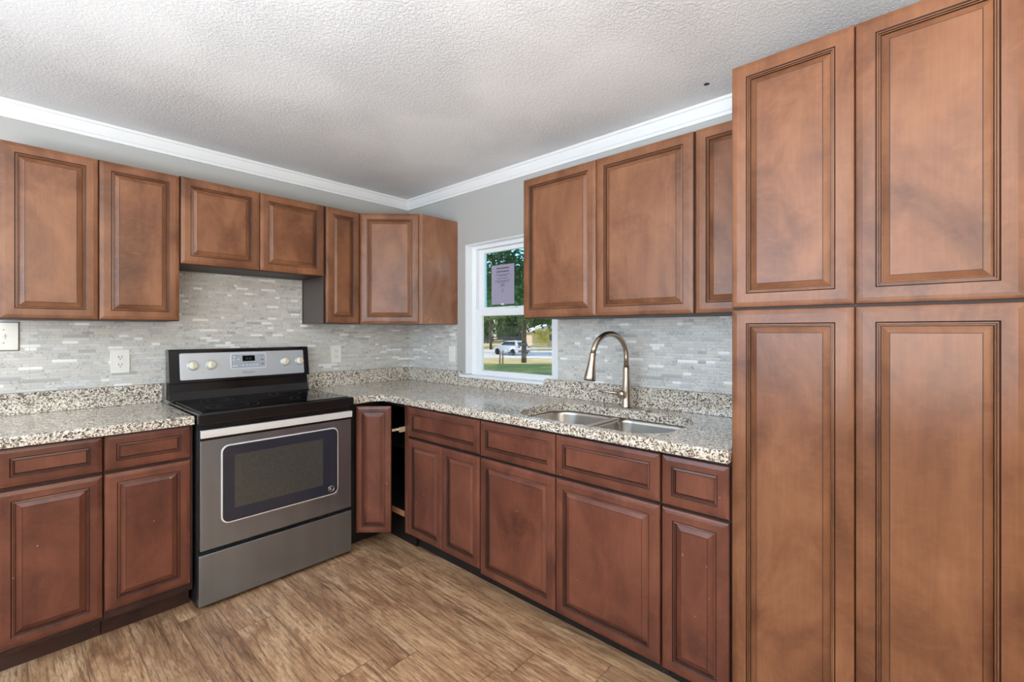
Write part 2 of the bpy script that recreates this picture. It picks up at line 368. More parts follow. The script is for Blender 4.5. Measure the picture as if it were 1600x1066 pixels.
# white liner on the reveals
a, b = frame(.0005, X0-.001, WY0+.001, WY1-.001, WZ0+.0225, WZ1-.001, .006); wbox('window_reveal', a[:2]+a[3:], b[:2]+b[3:], VINYL)
uy0, uy1, uz0, uz1 = WY0+.046, WY1-.046, 1.425, WZ1-.032
us = thing('upper_sash', None, None); us.parent = win
a, b = frame(X0+.03, X0+.06, uy0, uy1, uz0, uz1, .05, .04, .03); f = wbox('sash_frame', a, b, VINYL, .003, us)
wbox('window_pane', (X0+.044, uy0+.05, uz0+.04), (X0+.048, uy1-.05, uz1-.03), GL_UP, 0, us)
ls = thing('lower_sash', None, None); ls.parent = win
lz0, lz1 = WZ0+.026, 1.452
a, b = frame(X0+.002, X0+.028, uy0, uy1, lz0, lz1, .05, .026, .05); wbox('sash_frame', a, b, VINYL, .003, ls)
wbox('window_pane', (X0+.012, uy0+.05, lz0+.026), (X0+.016, uy1-.05, lz1-.05), GL_LO, 0, ls)
wbox('sash_lock', (X0-.012, -1.12, lz1+.0005), (X0+.016, -1.07, lz1+.012), VINYL, .003, ls)
wbox('window_sill', (-.03, -1.43, .966), (X0+.02, -.662, .984), VINYL, .004)
q = MB(); q.box((.004, -1.517-WY0, .001), (X0, -1.4305-WY0, .014)); q.build('window_stool_end', VINYL, win)
# paper notice taped to the upper pane
nt_ = thing('window_notice', 'lilac grey paper notice taped upright inside the upper window pane', 'notice', (X0+.042, -.966, 1.482))
box('sheet', (-.0008, -.108, 0), (0, .108, .276), plain('lilac_paper', srgb(158, 152, 172), .8), nt_)
q = MB(); random.seed(4)
rows = [(.252, .118, .0075), (.228, .118, .0075), (.207, .138, .0035), (.198, .080, .0035), (.181, .112, .0035), (.164, .146, .0035), (.155, .104, .0035), (.142, .040, .003), (.134, .034, .003), (.126, .050, .003), (.105, .014, .003), (.096, .018, .003), (.087, .014, .003)]
for z, wd, hh in rows:
    x = -wd/2
    while x < wd/2-.003:
        l = random.uniform(.006, .018); e = min(x+l, wd/2)
        q.box((-.0014, -e, z-hh/2), (-.0009, -x, z+hh/2)); x = e+.0025
q.build('printed_lines', plain('dark_print', srgb(70, 48, 62), .8), nt_)
box('tape_piece', (-.002, -.012, -.004), (-.0009, .014, .006), WHITEPL, nt_)

# ------------------------------------------------------------------ backsplashes
SZ = 1.005
def top(o, label, cat, group=None): return tag(o, label, cat, group)
q = MB(); q.box((-2.9, -.006, SZ+.001), (-.0005, -.0005, 1.344)); q.box((-1.61, -.006, 1.344), (-.866, -.0005, 1.634)); q.box((-1.621, -.006, .86), (-.862, -.0005, SZ+.001))
top(q.build('tile_backsplash', TILE_A), 'marble strip mosaic backsplash on the wall behind the range', 'backsplash')
top(box('tile_backsplash', (-.006, -.606, SZ+.001), (-.0005, -.0065, 1.344), TILE_B), 'narrow grey mosaic backsplash panel between the corner and the window', 'backsplash')
top(box('tile_backsplash', (-.006, -2.679, SZ+.001), (-.0005, WY0-.002, 1.362), TILE_B), 'pale mosaic backsplash on the window wall behind the faucet', 'backsplash')

# ------------------------------------------------------------------ cabinets
def rings(q, w_, h_, prof, mats, x0=0, z0=0, y=0):
    vs = []; 
    for ins, d in prof:
        vs += [(x0+ins, y-d, z0+ins), (x0+w_-ins, y-d, z0+ins), (x0+w_-ins, y-d, z0+h_-ins), (x0+ins, y-d, z0+h_-ins)]
    for i in range(len(prof)-1):
        for k in range(4):
            q.add([vs[4*i+k], vs[4*i+(k+1) % 4], vs[4*i+4+(k+1) % 4], vs[4*i+4+k]], [(0, 1, 2, 3)], mats[i])
    return vs[-4:]
def front(parent, kind, x0, x1, z0, z1, y, mat, glz, fr=.043, name=None):
    """a door or drawer front standing on plane y (its back), facing -y"""
    w_, h_ = x1-x0, z1-z0
    prof = [(0, 0), (0, .013), (.002, .0155), (.007, .017), (.016, .0188), (fr-.002, .0195), (fr, .0175), (fr+.0012, .0165), (fr+.0045, .0172), (fr+.0055, .0135), (fr+.0088, .0142), (fr+.0102, .0095), (fr+.0102, .006)]
    ms = [0, 0, 0, 0, 0, 1, 1, 0, 1, 0, 1, 1]
    q = MB(); e = rings(q, w_, h_, prof, ms); b = [(0, 0, 0), (w_, 0, 0), (w_, 0, h_), (0, 0, h_)]
    q.add(e, [(0, 1, 2, 3)], 0); q.add(b, [(3, 2, 1, 0)], 0)
    d = q.build(name or kind, [mat, glz], parent, (x0, y, z0))
    fi = fr+.0104; pw, ph = w_-2*fi, h_-2*fi
    q = MB()
    if kind == 'door': pr = [(0, .0062), (0, .0095), (.002, .0100), (.017, .0172), (.0185, .0172), (.0188, .0180)]; mm = [1, 0, 0, 1, 0]; nm = 'raised_panel'
    else: pr = [(0, .0062), (0, .0095), (.0015, .0095)]; mm = [1, 1]; nm = 'recessed_panel'
    e = rings(q, pw, ph, pr, mm); q.add(e, [(0, 1, 2, 3)], 0)
    q.add([(0, -.0062, 0), (pw, -.0062, 0), (pw, -.0062, ph), (0, -.0062, ph)], [(3, 2, 1, 0)], 0)
    q.build(nm, [mat, glz], d, (fi, 0, fi))
    return d
def upper_cab(label, loc, rz, w_, z0, z1, doors, depth=.31, side=None, group=None):
    t = thing('wall_cabinet', label, 'cabinet', (*loc, z0), rz, group); h = z1-z0
    q = MB(); q.box((0, -depth, 0), (w_, -.0005, h)); q.m[0] = q.m[2] = 1; b = q.build('body', [side or W_UP, GLAZE_SHADE], t)  # dark front and underside paint the shade between and below the doors
    for a, c in doors: front(t, 'door', a, c, .003, h-.003, -depth-.0005, W_UP, GLAZE_SHADE)
    return t
def hollow(t, w_, d, z1, mat, toe=.09, topz=None):
    q = MB(); k = .016; yb = -.012
    for a in (0.001, w_-k-.001): q.box((a, -d, toe), (a+k, yb, z1))
    q.box((.001+k, -d+.016, toe), (w_-k-.001, yb, toe+k)); q.box((.001+k, yb-.006, toe+k), (w_-k-.001, yb, z1))
    q.box((.001, -d-.0001, toe), (w_-.001, -d+.016, z1))
    return q.build('body', mat, t)
def base_cab(label, loc, rz, w_, fronts, mat, glz, toe_shade_mat, z1=.861, depth=.61, toe=.09, toe_y=.545):
    t = thing('base_cabinet', label, 'cabinet', (*loc, 0), rz)
    hollow(t, w_, depth, z1, toe_shade_mat, toe)  # wood body coloured like the toe kick to paint shade into door gaps
    box('toe_kick', (.001, -toe_y, 0.0), (w_-.001, -toe_y+.015, toe-.001), toe_shade_mat, t)
    for kind, a, c, za, zb in fronts: front(t, kind, a, c, za, zb, -depth-.0005, mat, glz, .038 if kind == 'drawer_front' else .041)
    return t
R90 = -PI/2
# wall A uppers
upper_cab('wide two-door wall cabinet at the far left, above the left outlet', (-2.233, 0), 0, .614, 1.346, 2.088, [(.001, .303), (.307, .612)])
upper_cab('short two-door wall cabinet hung over the range', (-1.617, 0), 0, .755, 1.640, 2.091, [(.003, .376), (.379, .752)], side=W_UP)
t = upper_cab('narrow single-door wall cabinet between the range cabinet and the corner cabinet', (-.8605, 0), 0, .249, 1.345, 2.091, [(.012, .240)])
box('side_panel', (-.0009, -.308, .001), (-.0001, -.007, .293), SIDE_DK, t)
t['label'] = 'narrow single-door wall cabinet with dark exposed side right of the range cabinet'
# corner wall cabinet
t = thing('corner_wall_cabinet', 'diagonal corner wall cabinet with one door and a bare side panel', 'cabinet', (0, 0, 1.345))
K = .313; A_, B_ = (-.61, -K), (-K, -.61)
q = MB(); q.prism([(-.0005, -.0005), (-.61, -.0005), A_, B_, (-.0005, -.61)], XY, 0, .746); q.build('body', W_UP, t)
L = math.hypot(A_[0]-B_[0], A_[1]-B_[1])

d = front(t, 'door', .012, L-.026, .003, .743, -.0005, W_UP, GLAZE_SHADE)
ang = math.atan2(B_[1]-A_[1], B_[0]-A_[0]); M = Matrix.Translation((A_[0], A_[1], 0)) @ Matrix.Rotation(ang, 4, 'Z')
d.location = M @ Vector((.012, -.0005, .003)); d.rotation_euler = (0, 0, ang)

box('side_panel', (-K+.001, -.6125, .001), (-.0005, -.6101, .745), wood('side_veneer', srgb(158, 112, 84), srgb(142, 96, 70), srgb(118, 74, 50), .26), t)
# window wall uppers
upper_cab('two-door wall cabinet on the window wall above the sink', (0, -1.526), R90, .922, 1.364, 2.116, [(.001, .456), (.459, .918)])
upper_cab('narrow wall cabinet on the window wall, squeezed against the tall pantry', (0, -2.4495), R90, .2285, 1.364, 2.116, [(.004, .226)])
# tall pantry
t = thing('pantry_cabinet', 'tall pantry cabinet with four raised-panel doors at the right edge', 'cabinet', (0, -2.681, 0), R90)
q = MB(); q.box((0, -.612, .1), (.646, -.0005, 2.15)); q.m[0] = q.m[2] = 1; q.build('body', [W_UP, GLAZE_SHADE], t)  # dark front and bottom stand in for shade in the door gaps
box('toe_kick', (.001, -.56, 0), (.645, -.04, .099), BLACKTOE_SHADE, t)
for a, c in ((.001, .3215), (.3245, .645)):
    front(t, 'door', a, c, .105, 1.362, -.6125, W_UP, GLAZE_SHADE, .045); front(t, 'door', a, c, 1.370, 2.148, -.6125, W_UP, GLAZE_SHADE, .045)

# base cabinets
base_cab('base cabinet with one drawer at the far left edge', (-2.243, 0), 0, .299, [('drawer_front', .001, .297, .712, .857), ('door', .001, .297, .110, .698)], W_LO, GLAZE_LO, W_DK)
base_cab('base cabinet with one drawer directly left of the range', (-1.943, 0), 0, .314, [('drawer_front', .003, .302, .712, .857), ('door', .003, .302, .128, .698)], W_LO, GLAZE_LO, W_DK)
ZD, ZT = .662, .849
base_cab('base cabinet with one wide drawer over two narrow doors, next to the open corner', (0, -.884), R90, .613, [('drawer_front', .003, .610, .678, ZT), ('door', .003, .317, .103, ZD), ('door', .320, .610, .103, ZD)], W_LO, GLAZE_LO, BLACKTOE_SHADE)
base_cab('widest base cabinet with two false drawer fronts and two doors under the sink', (0, -1.4985), R90, .940, [('drawer_front', .003, .466, .675, ZT), ('drawer_front', .470, .937, .675, ZT), ('door', .003, .466, .085, ZD), ('door', .470, .937, .085, ZD)], W_LO, GLAZE_LO, BLACKTOE_SHADE)
base_cab('narrow base cabinet with small drawer beside the tall pantry', (0, -2.440), R90, .239, [('drawer_front', .004, .233, .673, ZT), ('door', .004, .233, .082, ZD)], W_LO, GLAZE_LO, BLACKTOE_SHADE)

# open corner base cabinet
t = thing('corner_base_cabinet', 'open corner base cabinet with its door ajar beside the range', 'cabinet', (0, 0, 0))
q = MB()
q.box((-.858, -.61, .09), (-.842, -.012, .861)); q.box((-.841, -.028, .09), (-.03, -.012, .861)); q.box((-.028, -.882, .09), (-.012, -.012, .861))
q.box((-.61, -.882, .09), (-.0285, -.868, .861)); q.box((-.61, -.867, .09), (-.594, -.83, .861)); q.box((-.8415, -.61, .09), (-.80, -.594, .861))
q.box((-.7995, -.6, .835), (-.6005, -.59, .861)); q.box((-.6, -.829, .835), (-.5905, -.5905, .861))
q.build('body', BLACKTOE_SHADE, t)
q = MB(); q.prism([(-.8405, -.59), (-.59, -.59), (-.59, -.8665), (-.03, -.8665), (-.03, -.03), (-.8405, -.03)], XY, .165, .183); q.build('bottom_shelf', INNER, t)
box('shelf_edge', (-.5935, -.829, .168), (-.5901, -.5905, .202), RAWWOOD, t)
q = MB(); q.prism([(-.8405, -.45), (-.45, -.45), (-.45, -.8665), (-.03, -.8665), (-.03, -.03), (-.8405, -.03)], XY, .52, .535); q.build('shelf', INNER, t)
q = MB(); q.prism([(-.858, -.560), (-.56, -.560), (-.56, -.882), (-.545, -.882), (-.545, -.545), (-.858, -.545)], XY, 0, .16); q.build('toe_kick', BLACKTOE_SHADE, t)
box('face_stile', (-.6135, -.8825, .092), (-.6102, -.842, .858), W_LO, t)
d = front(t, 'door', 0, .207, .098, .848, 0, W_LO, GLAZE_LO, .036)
d.location = (-.810, -.632, .098); d.rotation_euler = (0, 0, math.radians(-47))
q = MB(); q.box((-.650, -.8415, .694), (-.6105, -.829, .724), 0, .002); q.box((-.69, -.828, .704), (-.625, -.818, .718), 0, .002)
q.tube([(-.655, -.84, .711), (-.655, -.812, .711)], .006); q.build('hinge', plain('brass_hinge', srgb(222, 208, 178), .35, .5), t)

# ------------------------------------------------------------------ countertops
ZC0, ZC1 = .864, .904
t = thing('countertop', 'speckled granite countertop left of the range', 'countertop', (-1.94, -.33, ZC0))
def gp(q, poly, z0, z1, bev=.008): q.prism([(u+1.94, v+.33) for u, v in poly], XY, z0-ZC0, z1-ZC0, 0, bev, 3)
q = MB(); gp(q, [(-2.30, -.652), (-1.632, -.652), (-1.632, -.001), (-2.30, -.001)], ZC0, ZC1); q.build('slab', GRAN, t)
q = MB(); q.box((-2.30+1.94, -.022+.33, ZC1-ZC0+.0003), (-1.634+1.94, -.001+.33, SZ-ZC0), 0, .002); q.build('upstand', GRAN, t)
t = thing('countertop', 'long L-shaped granite countertop running from the range past the sink', 'countertop', (0, 0, ZC0))
FX = -.655
outer = [(-.001, -.001), (-.860, -.001), (-.860, -.655)]
for i in range(7):   # inner corner arc
    a = math.radians(90-90*i/6); r = .06; outer.append((FX-r+r*math.cos(a), -.655-r+r*math.sin(a)))
outer += [(FX, -2.679), (-.001, -2.679)]
hx0, hx1, hy0, hy1 = -.600, -.160, -2.425, -1.655
hole = rrect(hx0, hy0, hx1, hy1, [.09, .09, .13, .13][0:1]*4, 8)
hole = rrect(hx0, hy0, hx1, hy1, [.12, .16, .16, .12], 8)
bm = bmesh.new()
def loop(bm, pts, z): 
    vs = [bm.verts.new((x, y, z)) for x, y in pts]; return vs, [bm.edges.new((vs[i], vs[(i+1) % len(vs)])) for i in range(len(vs))]
bv = .007
def inset(poly, d):   # simple offset of a ccw/cw polygon
    n = len(poly); ar = sum(poly[i][0]*poly[(i+1) % n][1]-poly[(i+1) % n][0]*poly[i][1] for i in range(n)); sg = 1 if ar > 0 else -1; out = []
    for i in range(n):
        p0, p1, p2 = (Vector(poly[(i+k) % n]) for k in (-1, 0, 1)); a = (p1-p0).normalized(); b = (p2-p1).normalized()
        n1 = Vector((-a.y, a.x))*sg; n2 = Vector((-b.y, b.x))*sg; mm = (n1+n2); mm = mm/max(.3, mm.dot(n1)); out.append(tuple(p1+mm*d))
    return out
o1, e1 = loop(bm, inset(outer, bv), ZC1-ZC0); h1, g1 = loop(bm, inset(hole, -bv*.5), ZC1-ZC0)
bmesh.ops.triangle_fill(bm, edges=e1+g1, use_beauty=True)
o2, e2 = loop(bm, outer, ZC1-ZC0-bv); h2, g2 = loop(bm, hole, ZC1-ZC0-bv*.5)
o3, e3 = loop(bm, outer, .003); h3, g3 = loop(bm, hole, 0)
o4, e4 = loop(bm, inset(outer, .003), 0)
for A, B in ((o1, o2), (o2, o3), (o3, o4), (h1, h2), (h2, h3)):
    for i in range(len(A)): bm.faces.new((A[i], A[(i+1) % len(A)], B[(i+1) % len(A)], B[i]))
bmesh.ops.triangle_fill(bm, edges=e4+g3, use_beauty=True)
q = MB(); q.bm(bm); q.build('slab', GRAN, t)
q = MB(); q.box((-.860, -.022, .0403), (-.001, -.001, SZ-ZC0), 0, .002)
q.box((-.022, -.66, .0403), (-.001, -.0225, SZ-ZC0), 0, .002); q.box((-.022, -1.4315, .0403), (-.001, -.6605, .1015), 0, .002); q.box((-.022, -2.679, .0403), (-.001, -1.432, SZ-ZC0), 0, .002)
q.build('upstand', GRAN, t)
# ------------------------------------------------------------------ sink
t = thing('kitchen_sink', 'undermount double-bowl stainless sink set into the granite counter', 'sink', (-.38, -2.04, .66))
def bowl(name, y0, y1, rs):
    q = MB(); x0, x1 = hx0-.004, hx1+.004; zt = .863-.66; zb = .02
    lv = [(0, zt, 0), (.002, zt-.02, 0), (.010, zb+.05, 0), (.022, zb+.018, -.0), (.045, zb+.003, 0), (.08, zb, 0)]
    L_ = []
    for ins, z, _ in lv: L_.append([(x+.38, y+2.04, z) for x, y in rrect(x0+ins, y0+ins, x1-ins, y1-ins, [max(.02, r-ins*.6) for r in rs], 8)])
    nn = len(L_[0])
    for A, B in zip(L_, L_[1:]):
        for i in range(nn): q.add([A[i], A[(i+1) % nn], B[(i+1) % nn], B[i]], [(0, 1, 2, 3)], 0, True)
    q.add(L_[-1], [tuple(range(nn))], 0)
    bpart = q.build(name, STEEL_SINK, t)
    md = bpart.modifiers.new('wall', 'SOLIDIFY'); md.thickness = .0015; md.offset = 1
    q = MB(); cy = (y0+y1)/2+2.04; q.lathe([(.042, 0), (.042, .003), (.034, .003), (.030, -.004), (.001, -.004)], (0, cy, zb+.001), (0, 0, 1)); q.build('drain', CHROME, bpart)
ym = -2.012
bowl('left_bowl', ym+.010, hy1+.004, [.13, .07, .07, .17][0:0] or [.12, .16, .06, .06])
bowl('right_bowl', hy0-.004, ym-.010, [.06, .06, .16, .12])
q = MB(); q.box((hx0+.02+.38, ym-.0150+2.04, .1985), (hx1-.02+.38, ym+.0150+2.04, .2045), 0, .0015); q.build('divider', STEEL_SINK, t)
# ------------------------------------------------------------------ faucet
fx, fy = -.115, -2.03
t = thing('kitchen_faucet', 'brushed nickel gooseneck pull-down faucet behind the sink', 'faucet', (fx, fy, ZC1))
q = MB(); q.prism(rrect(-.028, -.125, .028, .125, .027, 8), XY, .0003, .006, 0, .002); q.build('base_plate', NICKEL, t)
q = MB(); q.lathe([(.026, .0065), (.026, .012), (.023, .02), (.0225, .10), (.021, .135), (.0185, .16), (.017, .205), (.0165, .21)], (0, 0, 0), (0, 0, 1)); q.build('faucet_body', NICKEL, t)
dv = Vector((-.228, .055, 0)); Rr = dv.length/2; dn = dv.normalized()
pts = [(0, 0, .211), (0, 0, .26)]
zc = .262
for i in range(0, 17):
    a = PI - (PI*.93)*i/16; pts.append(tuple(dn*(Rr+Rr*math.cos(a)) + Vector((0, 0, zc+.115*math.sin(a)))))
last = Vector(pts[-1]); 
q = MB(); q.tube(pts, .0135, 20); q.build('spout', NICKEL, t)
e = (Vector(pts[-1])-Vector(pts[-2])).normalized(); e = Vector((dn.x*.18, dn.y*.18, -1)).normalized()
q = MB(); q.lathe([(.0135, 0), (.0165, .004), (.0165, .012), (.015, .016), (.0165, .035), (.021, .075), (.0275, .115), (.029, .130), (.026, .133)], last, e)
h = q.build('spray_head', NICKEL, t)
q = MB(); q.lathe([(.025, .1332), (.025, .1345)], last, e); q.build('spray_face', BLACKGAP, h)
hd = Vector((-.95, .12, 0)).normalized(); lv_ = Vector((-.5, .86, .0)).normalized()
q = MB(); q.lathe([(.014, .012), (.018, .022), (.0215, .028), (.0215, .046), (.019, .054), (.008, .058)], (0, 0, .075), hd)
h0 = Vector((0, 0, .078))+hd*.038
q.tube([h0+lv_*.01, h0+lv_*.04+Vector((0, 0, .004)), h0+lv_*.115+Vector((0, 0, .012))], [.0125, .007, .0055], 14); q.build('handle', NICKEL, t)

# ------------------------------------------------------------------ outlets, switch
def outlet(label, loc, rz, w_=.078, h_=.124, mat=WHITEPL):
    t = thing('wall_outlet', label, 'outlet', loc, rz)
    q = MB(); q.box((-w_/2, -.006, -h_/2), (w_/2, 0, h_/2), 0, .002); q.build('cover_plate', mat, t)
    for s in (1, -1):
        q = MB(); q.prism(rrect(-.017, s*.020-.0145, .017, s*.020+.0145, .012, 5), XZ, -.0062, -.0085); r = q.build('socket', mat, t)
        q = MB(); 
        for x in (-.0065, .0065): q.box((x-.0012, -.0092, s*.020-.001), (x+.0012, -.0086, s*.020+.008))
        q.lathe([(.0025, 0), (.0025, .0006)], (0, -.0086, s*.020-.0075), (0, -1, 0), 10); q.build('socket_slots', DARKSLOT, r)
    q = MB(); q.lathe([(.003, 0), (.003, .001)], (0, -.0061, 0), (0, -1, 0), 10); q.build('screw', mat, t)
    return t
outlet('white duplex outlet on the mosaic left of the range', (-1.812, -.0065, 1.136), 0)
outlet('white duplex outlet on the mosaic right of the range', (-.625, -.0065, 1.131), 0)
t = thing('switch_plate', 'white rocker plate on the narrow mosaic panel beside the window', 'switch', (-.0065, -.562, 1.126), R90)
q = MB(); q.box((-.036, -.006, -.058), (.036, 0, .058), 0, .002); q.build('cover_plate', WHITEPL, t)
box('rocker', (-.017, -.009, -.034), (.017, -.0062, .034), WHITEPL, t, .002)
t = thing('switch_plate', 'large white cover plate on the mosaic at the far left edge', 'switch', (-2.245, -.0065, 1.270), 0)
box('shadow_outline', (-.073, -.002, -.067), (.073, 0, .067), plain('outline_shade', srgb(92, 90, 84), .6), t)  # dark sheet painting the plate's shadow outline
q = MB(); q.box((-.070, -.009, -.064), (.070, -.0022, .064), 0, .003); q.build('cover_plate', WHITEPL, t)
for x in (-.023, .023):
    q = MB(); q.box((x-.006, -.0115, -.012), (x+.006, -.0092, .012), 0, .001); q.box((x-.004, -.019, -.002), (x+.004, -.0116, .008), 0, .001); q.build('toggle', WHITEPL, t)
    for s in (-1, 1):
        q = MB(); q.lathe([(.003, 0), (.003, .001)], (x, -.0092, s*.030), (0, -1, 0), 10); q.build('screw', plain('screw_grey', srgb(150, 150, 146), .4), t)

# ------------------------------------------------------------------ range
RXc = -1.2435; HW = .378
t = thing('electric_range', 'freestanding stainless and black electric range with smooth glass top', 'range', (RXc, 0, 0))
q = MB(); q.box((-HW, -.640, .012), (HW, -.03, .888)); q.box((-HW, -.645, .012), (-HW+.02, -.64, .888)); q.box((HW-.02, -.645, .012), (HW, -.64, .888))
for x in (-.33, .33):
    for y in (-.6, -.08): q.lathe([(.018, 0), (.018, .012)], (x, y, 0), (0, 0, 1), 12)
q.build('body', RSIDE, t)
q = MB(); q.box((-.383, -.692, .862), (.383, -.120, .9125), 0, .006, 3); ct = q.build('cooktop_frame', ENAMEL, t)
q = MB(); q.box((-.362, -.662, .9126), (.362, -.135, .9160), 0, .0012); gl = q.build('glass_cooktop', COOK, t)
for (x, y, r) in ((-.19, -.52, .115), (.19, -.52, .09), (-.19, -.26, .08), (.19, -.26, .11)):
    q = MB(); n = 48
    for ra in (r, r*.62):
        vs = [((x+rr*math.cos(2*PI*i/n)), (y+rr*math.sin(2*PI*i/n)), .9163) for rr in (ra, ra-.0015) for i in range(n)]
        q.add(vs, [(i, (i+1) % n, n+(i+1) % n, n+i) for i in range(n)])
    q.build('burner_ring', RING, gl)
# backguard
q = MB(); q.prism([(-.118, .9127), (-.030, .9127), (-.030, 1.02), (-.088, 1.005), (-.096, .955)], YZ, -.376, .376); q.build('backguard', ENAMEL, t)
q = MB(); q.prism([(-.118, 1.008), (-.030, 1.008), (-.030, 1.192), (-.084, 1.192), (-.092, 1.186)], YZ, -.378, .378, 0, 0)
cons = q.build('control_console', ENAMEL, t)
# console face plane: from (y=-.118,z=1.008) to (-.092,1.186)
p0 = Vector((0, -.118, 1.008)); up = Vector((0, .026, .178)).normalized(); nr = Vector((0, -up.z, up.y))
def face(u, v, d): 
    p = p0+up*v+nr*d; return (u, p.y, p.z)
def fpr(q, poly, d0, d1, bev=0): q.prism(poly, lambda u, v, t_: face(u, v, t_), d0, d1, 0, bev)
q = MB(); fpr(q, rrect(-.330, .014, .345, .164, .008, 5), .0004, .004, .001); fp = q.build('steel_face', STEEL_LT, cons)
q = MB(); fpr(q, rrect(-.082, .062, .114, .154, .012, 6), .0042, .0052); mb = q.build('membrane_border', plain('pale_border', srgb(235, 238, 240), .4), fp)
q = MB(); fpr(q, rrect(-.078, .066, .110, .150, .010, 6), .0053, .0060); mm_ = q.build('control_membrane', GREYP, fp)
q = MB(); fpr(q, rrect(-.018, .106, .050, .140, .003, 3), .0061, .0068); ds = q.build('display', LCD, fp)
q = MB()
for i, x in enumerate((.0, .008, .018, .026)): fpr(q, [(x, .114), (x+.005, .114), (x+.005, .128), (x, .128)], .0069, .0071)
q.build('display_digits', LCDTX, ds)
PB = plain('pale_buttons', srgb(214, 218, 226), .5)
for x, y in ((-.062, .134), (-.040, .118), (-.064, .116), (-.066, .080), (-.052, .080), (-.016, .082), (.004, .082), (.024, .082), (.044, .082), (.062, .082)):
    q = MB(); fpr(q, rrect(x-.005, y-.0035, x+.005, y+.0035, .002, 2), .0061, .0066); q.build('button', PB, fp)
for x, y in ((.092, .112), (.092, .086)):
    q = MB(); fpr(q, rrect(x-.007, y-.004, x+.007, y+.004, .002, 2), .0061, .0066); q.build('arrow_button', INK, fp)
for x, y in ((-.050, .140), (.086, .136), (.02, .096)):
    q = MB(); fpr(q, [(x-.012, y-.001), (x+.012, y-.001), (x+.012, y+.001), (x-.012, y+.001)], .0061, .0064); q.build('printed_mark', INK, fp)
def text(s_, size, mat, name, parent, M):
    cu = bpy.data.curves.new('txt', 'FONT'); cu.body = s_; cu.size = size; cu.extrude = .0003; cu.align_x = 'CENTER'
    o = bpy.data.objects.new('txt', cu); C.objects.link(o); bpy.context.view_layer.update()
    me = bpy.data.meshes.new_from_object(o.evaluated_get(bpy.context.evaluated_depsgraph_get())); me.transform(M)
    bpy.data.objects.remove(o); me.materials.clear(); me.materials.append(mat)
    r = bpy.data.objects.new(name, me); C.objects.link(r); r.parent = parent; return r
fpt = Vector(face(.014, .034, .0045)); Mx = Matrix((( 1, up.x, nr.x, fpt.x), (0, up.y, nr.y, fpt.y), (0, up.z, nr.z, fpt.z), (0, 0, 0, 1)))
text('Whirlpool', .016, INK, 'brand_lettering', fp, Mx)
for x in (-.269, -.180, .228, .317):
    q = MB(); c0 = Vector(face(x, .094, .004)); q.lathe([(.028, 0), (.028, .003), (.025, .005)], c0, nr, 28); kb = q.build('knob_bezel', STEEL_LT, fp)
    q = MB(); c1 = Vector(face(x, .094, .0092)); q.lathe([(.0225, 0), (.022, .009), (.020, .012), (.001, .0125)], c1, nr, 28); kn = q.build('knob', CREAM, fp)
    q = MB(); a = .0025; q.prism([(x-a, .094-.019), (x+a, .094-.019), (x+a, .094+.019), (x-a, .094+.019)], lambda u, v, t_: face(u, v, t_), .0217, .0232); q.build('grip', plain('knob_grip', srgb(206, 198, 168), .4), kn)
q = MB(); fpr(q, rrect(-.222, .050, -.218, .054, .001, 2), .0041, .0045); q.build('indicator_light', INK, fp)
# door
q = MB(); q.box((-.374, -.664, .838), (.374, -.6455, .860)); q.build('vent_trim', ENAMEL, t)
q = MB(); q.box((-.372, -.676, .275), (.374, -.6465, .836), 0, .004); od = q.build('oven_door', STEEL, t); 
q = MB(); q.box((-.372, -.690, .799), (.374, -.6765, .834), 0, .003); q.build('door_trim_strip', STRIP, od)
q = MB(); q.box((-.372, -.6772, .786), (.374, -.6762, .7985)); q.build('door_trim_shadow_gap', ENAMEL, od)
gx0, gx1, gz0, gz1 = -.288, .293, .378, .752
q = MB(); q.prism(rrect(gx0, gz0, gx1, gz1, .035, 8), XZ, -.6765, -.6805, 0, .001); q.build('window_border', STRIP, od)
q = MB(); q.prism(rrect(gx0+.006, gz0+.006, gx1-.006, gz1-.006, .030, 8), XZ, -.6806, -.6825); g = q.build('door_glass', OVGLASS, od)
q = MB(); q.prism(rrect(-.232, .444, .203, .700, .004, 3), XZ, -.6826, -.6832); q.build('oven_window', OVWIN, g)
bx, bz = .250, .414
q = MB(); q.tube([(bx+.016*math.cos(2*PI*i/28), -.6845, bz+.016*math.sin(2*PI*i/28)) for i in range(29)], .0016, 8, cap=False)
for s in (-1, 1):
    for k_ in range(2):
        zz = bz+s*(.003+.005*k_); q.tube([(bx-.010+.004*k_, -.6842, zz-.002*s), (bx-.003, -.6842, zz+.0015), (bx+.003, -.6842, zz-.001), (bx+.010-.004*k_, -.6842, zz+.002*s)], .0011, 8)
q.build('round_emblem', CHROME, g)
q = MB(); q.box((-.378, -.680, .022), (.374, -.6465, .258), 0, .004); dw = q.build('storage_drawer', STEEL, t)
q = MB(); q.box((-.36, -.66, .012), (.36, -.6465, .021)); q.build('bottom_trim', ENAMEL, t)
q = MB(); q.box((-.372, -.655, .2585), (.374, -.6457, .2745)); q.build('drawer_gap', ENAMEL, t)

# small hole in the ceiling
q = MB(); q.lathe([(.012, -.002), (.009, -.0005)], (-.185, -2.448, CZ), (0, 0, 1), 12); top(q.build('ceiling_hole', DARKSLOT), 'small dark hole in the ceiling near the pantry top', 'hole')

